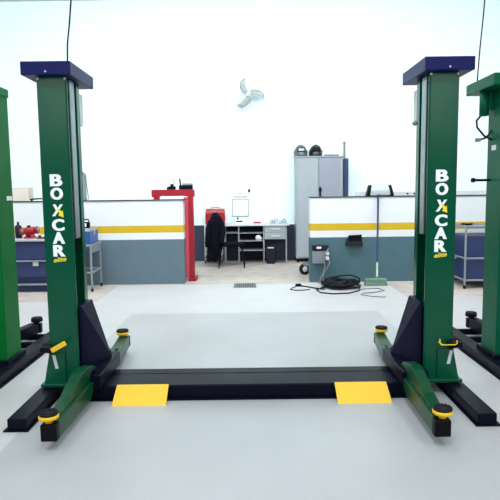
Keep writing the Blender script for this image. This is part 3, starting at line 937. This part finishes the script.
obj('lid', B().hull([(-2.995, 9.215, 1.002), (-2.635, 9.215, 1.002), (-2.995, 9.725, 1.002), (-2.635, 9.725, 1.002), (-2.98, 9.25, 1.045), (-2.66, 9.25, 1.045), (-2.98, 9.70, 1.045), (-2.66, 9.70, 1.045)], .004), M_grey, bt)
obj('latch', B().box(-2.634, -2.626, 9.42, 9.50, .94, 1.02, .003), M_steel, bt)
rd = thing('work_radio', 'small black case with white face and handle on the blue toolbox', 'radio', (-2.76, 9.4, 1.045))
obj('case', B().box(-2.88, -2.69, 9.36, 9.46, 1.046, 1.15, .02, seg=3), M_black, rd)
obj('face', B().box(-2.855, -2.73, 9.352, 9.362, 1.07, 1.13, .006), M_white, rd)
obj('handle', B().tube([(-2.87, 9.41, 1.14), (-2.86, 9.41, 1.19), (-2.71, 9.41, 1.19), (-2.70, 9.41, 1.14)], .011), M_black, rd)

rk = stand('rack', 'tall grey angle-frame rack with navy panels beside the right lettered column', 3.50, 4.6, 9.04, 9.78, 1.02, 1, -1)
for y in (9.04, 9.78):
    for z in (1.0, .50, .14):
        obj('rail', B().beam((3.5, y, z), (4.6, y, z), .025, .03, .003), M_grey, rk)
for x in (3.5, 4.6):
    for z in (1.0, .50, .14):
        obj('rail', B().beam((x, 9.04, z), (x, 9.78, z), .025, .03, .003), M_grey, rk)
for z0, z1 in ((.52, .86), (.155, .485)):
    obj('panel', B().box(3.525, 4.58, 9.06, 9.75, z0, z1, .004), M_bnavy, rk)
obj('tag', B().box(3.40, 3.47, 9.35, 9.45, .455, .51, .004).box(3.46, 3.49, 9.35, 9.45, .48, .51), M_grey, rk)
obj('rack_top', B().box(3.48, 4.62, 9.02, 9.30, 1.015, 1.028, .002), M_grey, rk)
tl = thing('pliers', 'black hand tool lying on the grey rack beside the right column', 'tool', (3.6, 9.2, 1.028))
obj('handles', B().tube([(3.52, 9.3, 1.045), (3.60, 9.22, 1.045), (3.68, 9.2, 1.05)], .016).tube([(3.54, 9.15, 1.045), (3.61, 9.2, 1.045), (3.68, 9.2, 1.05)], .016), M_black, tl)
obj('jaws', B().hull([(3.66, 9.18, 1.03), (3.66, 9.23, 1.03), (3.78, 9.2, 1.03), (3.66, 9.18, 1.07), (3.66, 9.23, 1.07), (3.78, 9.2, 1.05)]), M_grey, tl)

# floor drain
dr = thing('floor_drain', 'small grey drain grate set in the floor before the workbench', 'drain', (-.09, 9.6, 0))
b = B()
for x0, x1, y0, y1 in ((-.29, .10, 9.40, 9.43), (-.29, .10, 9.77, 9.80), (-.29, -.26, 9.40, 9.80), (.07, .10, 9.40, 9.80)):
    b.box(x0, x1, y0, y1, 0.0005, .008)
obj('frame', b, M_grate, dr)
b = B()
for k in range(9):
    b.box(-.255 + k * .037, -.236 + k * .037, 9.43, 9.77, .0005, .006)
obj('grille', b, M_grate, dr)
obj('sump', B().box(-.27, .08, 9.42, 9.78, .0002, .001), M_dark, dr)

# ------------------------------------------------------------------ light
w = bpy.data.worlds.new('world'); S.world = w
w.use_nodes = True
bg_ = w.node_tree.nodes['Background']
bg_.inputs['Color'].default_value = (.90, .98, 1.0, 1)
bg_.inputs['Strength'].default_value = 0.62
wt = w.node_tree
wtc = wt.nodes.new('ShaderNodeTexCoord'); wsp = wt.nodes.new('ShaderNodeSeparateXYZ'); wrp = wt.nodes.new('ShaderNodeValToRGB')
wt.links.new(wtc.outputs['Generated'], wsp.inputs['Vector']); 
wmr = wt.nodes.new('ShaderNodeMapRange'); wmr.inputs['From Min'].default_value = -1; wmr.inputs['From Max'].default_value = 1
wt.links.new(wsp.outputs['Z'], wmr.inputs['Value']); wt.links.new(wmr.outputs['Result'], wrp.inputs['Fac'])
e0, e1 = wrp.color_ramp.elements
e0.position = 0.46; e0.color = (.10, .115, .125, 1)
e1.position = 0.60; e1.color = (.92, .98, 1.0, 1)
wt.links.new(wrp.outputs['Color'], bg_.inputs['Color'])
def area(name, loc, sx, sy, e, rot=(0, 0, 0), col=(.93, .99, 1.0)):
    l = bpy.data.lights.new(name, 'AREA'); l.shape = 'RECTANGLE'; l.size = sx; l.size_y = sy; l.energy = e; l.color = col
    o = bpy.data.objects.new(name, l); COL.objects.link(o); o.location = loc; o.rotation_euler = rot
    return o
for y, e in ((1.0, 85), (5.0, 45), (8.2, 45)):
    for x in (-3.4, 0, 3.4):
        area('assumed_ceiling_light', (x, y, 5.85), 1.4, 1.4, e)  # unseen lamps, assumed from the light coming from above
area('added_wall_wash', (0, 7.6, 5.4), 15, 1.2, 450, rot=(R(58), 0, 0))  # unseen lamp, added and tilted to brighten the back wall
area('added_front_light', (0, -2.7, 4.0), 9, 2.4, 150, rot=(R(90), 0, 0))  # light source added behind the camera, lightens the upper column faces by reflection

vs = S.view_settings
vs.view_transform = 'Standard'; vs.look = 'None'; vs.gamma = 1; vs.use_curve_mapping = False
vs.exposure = 0.35
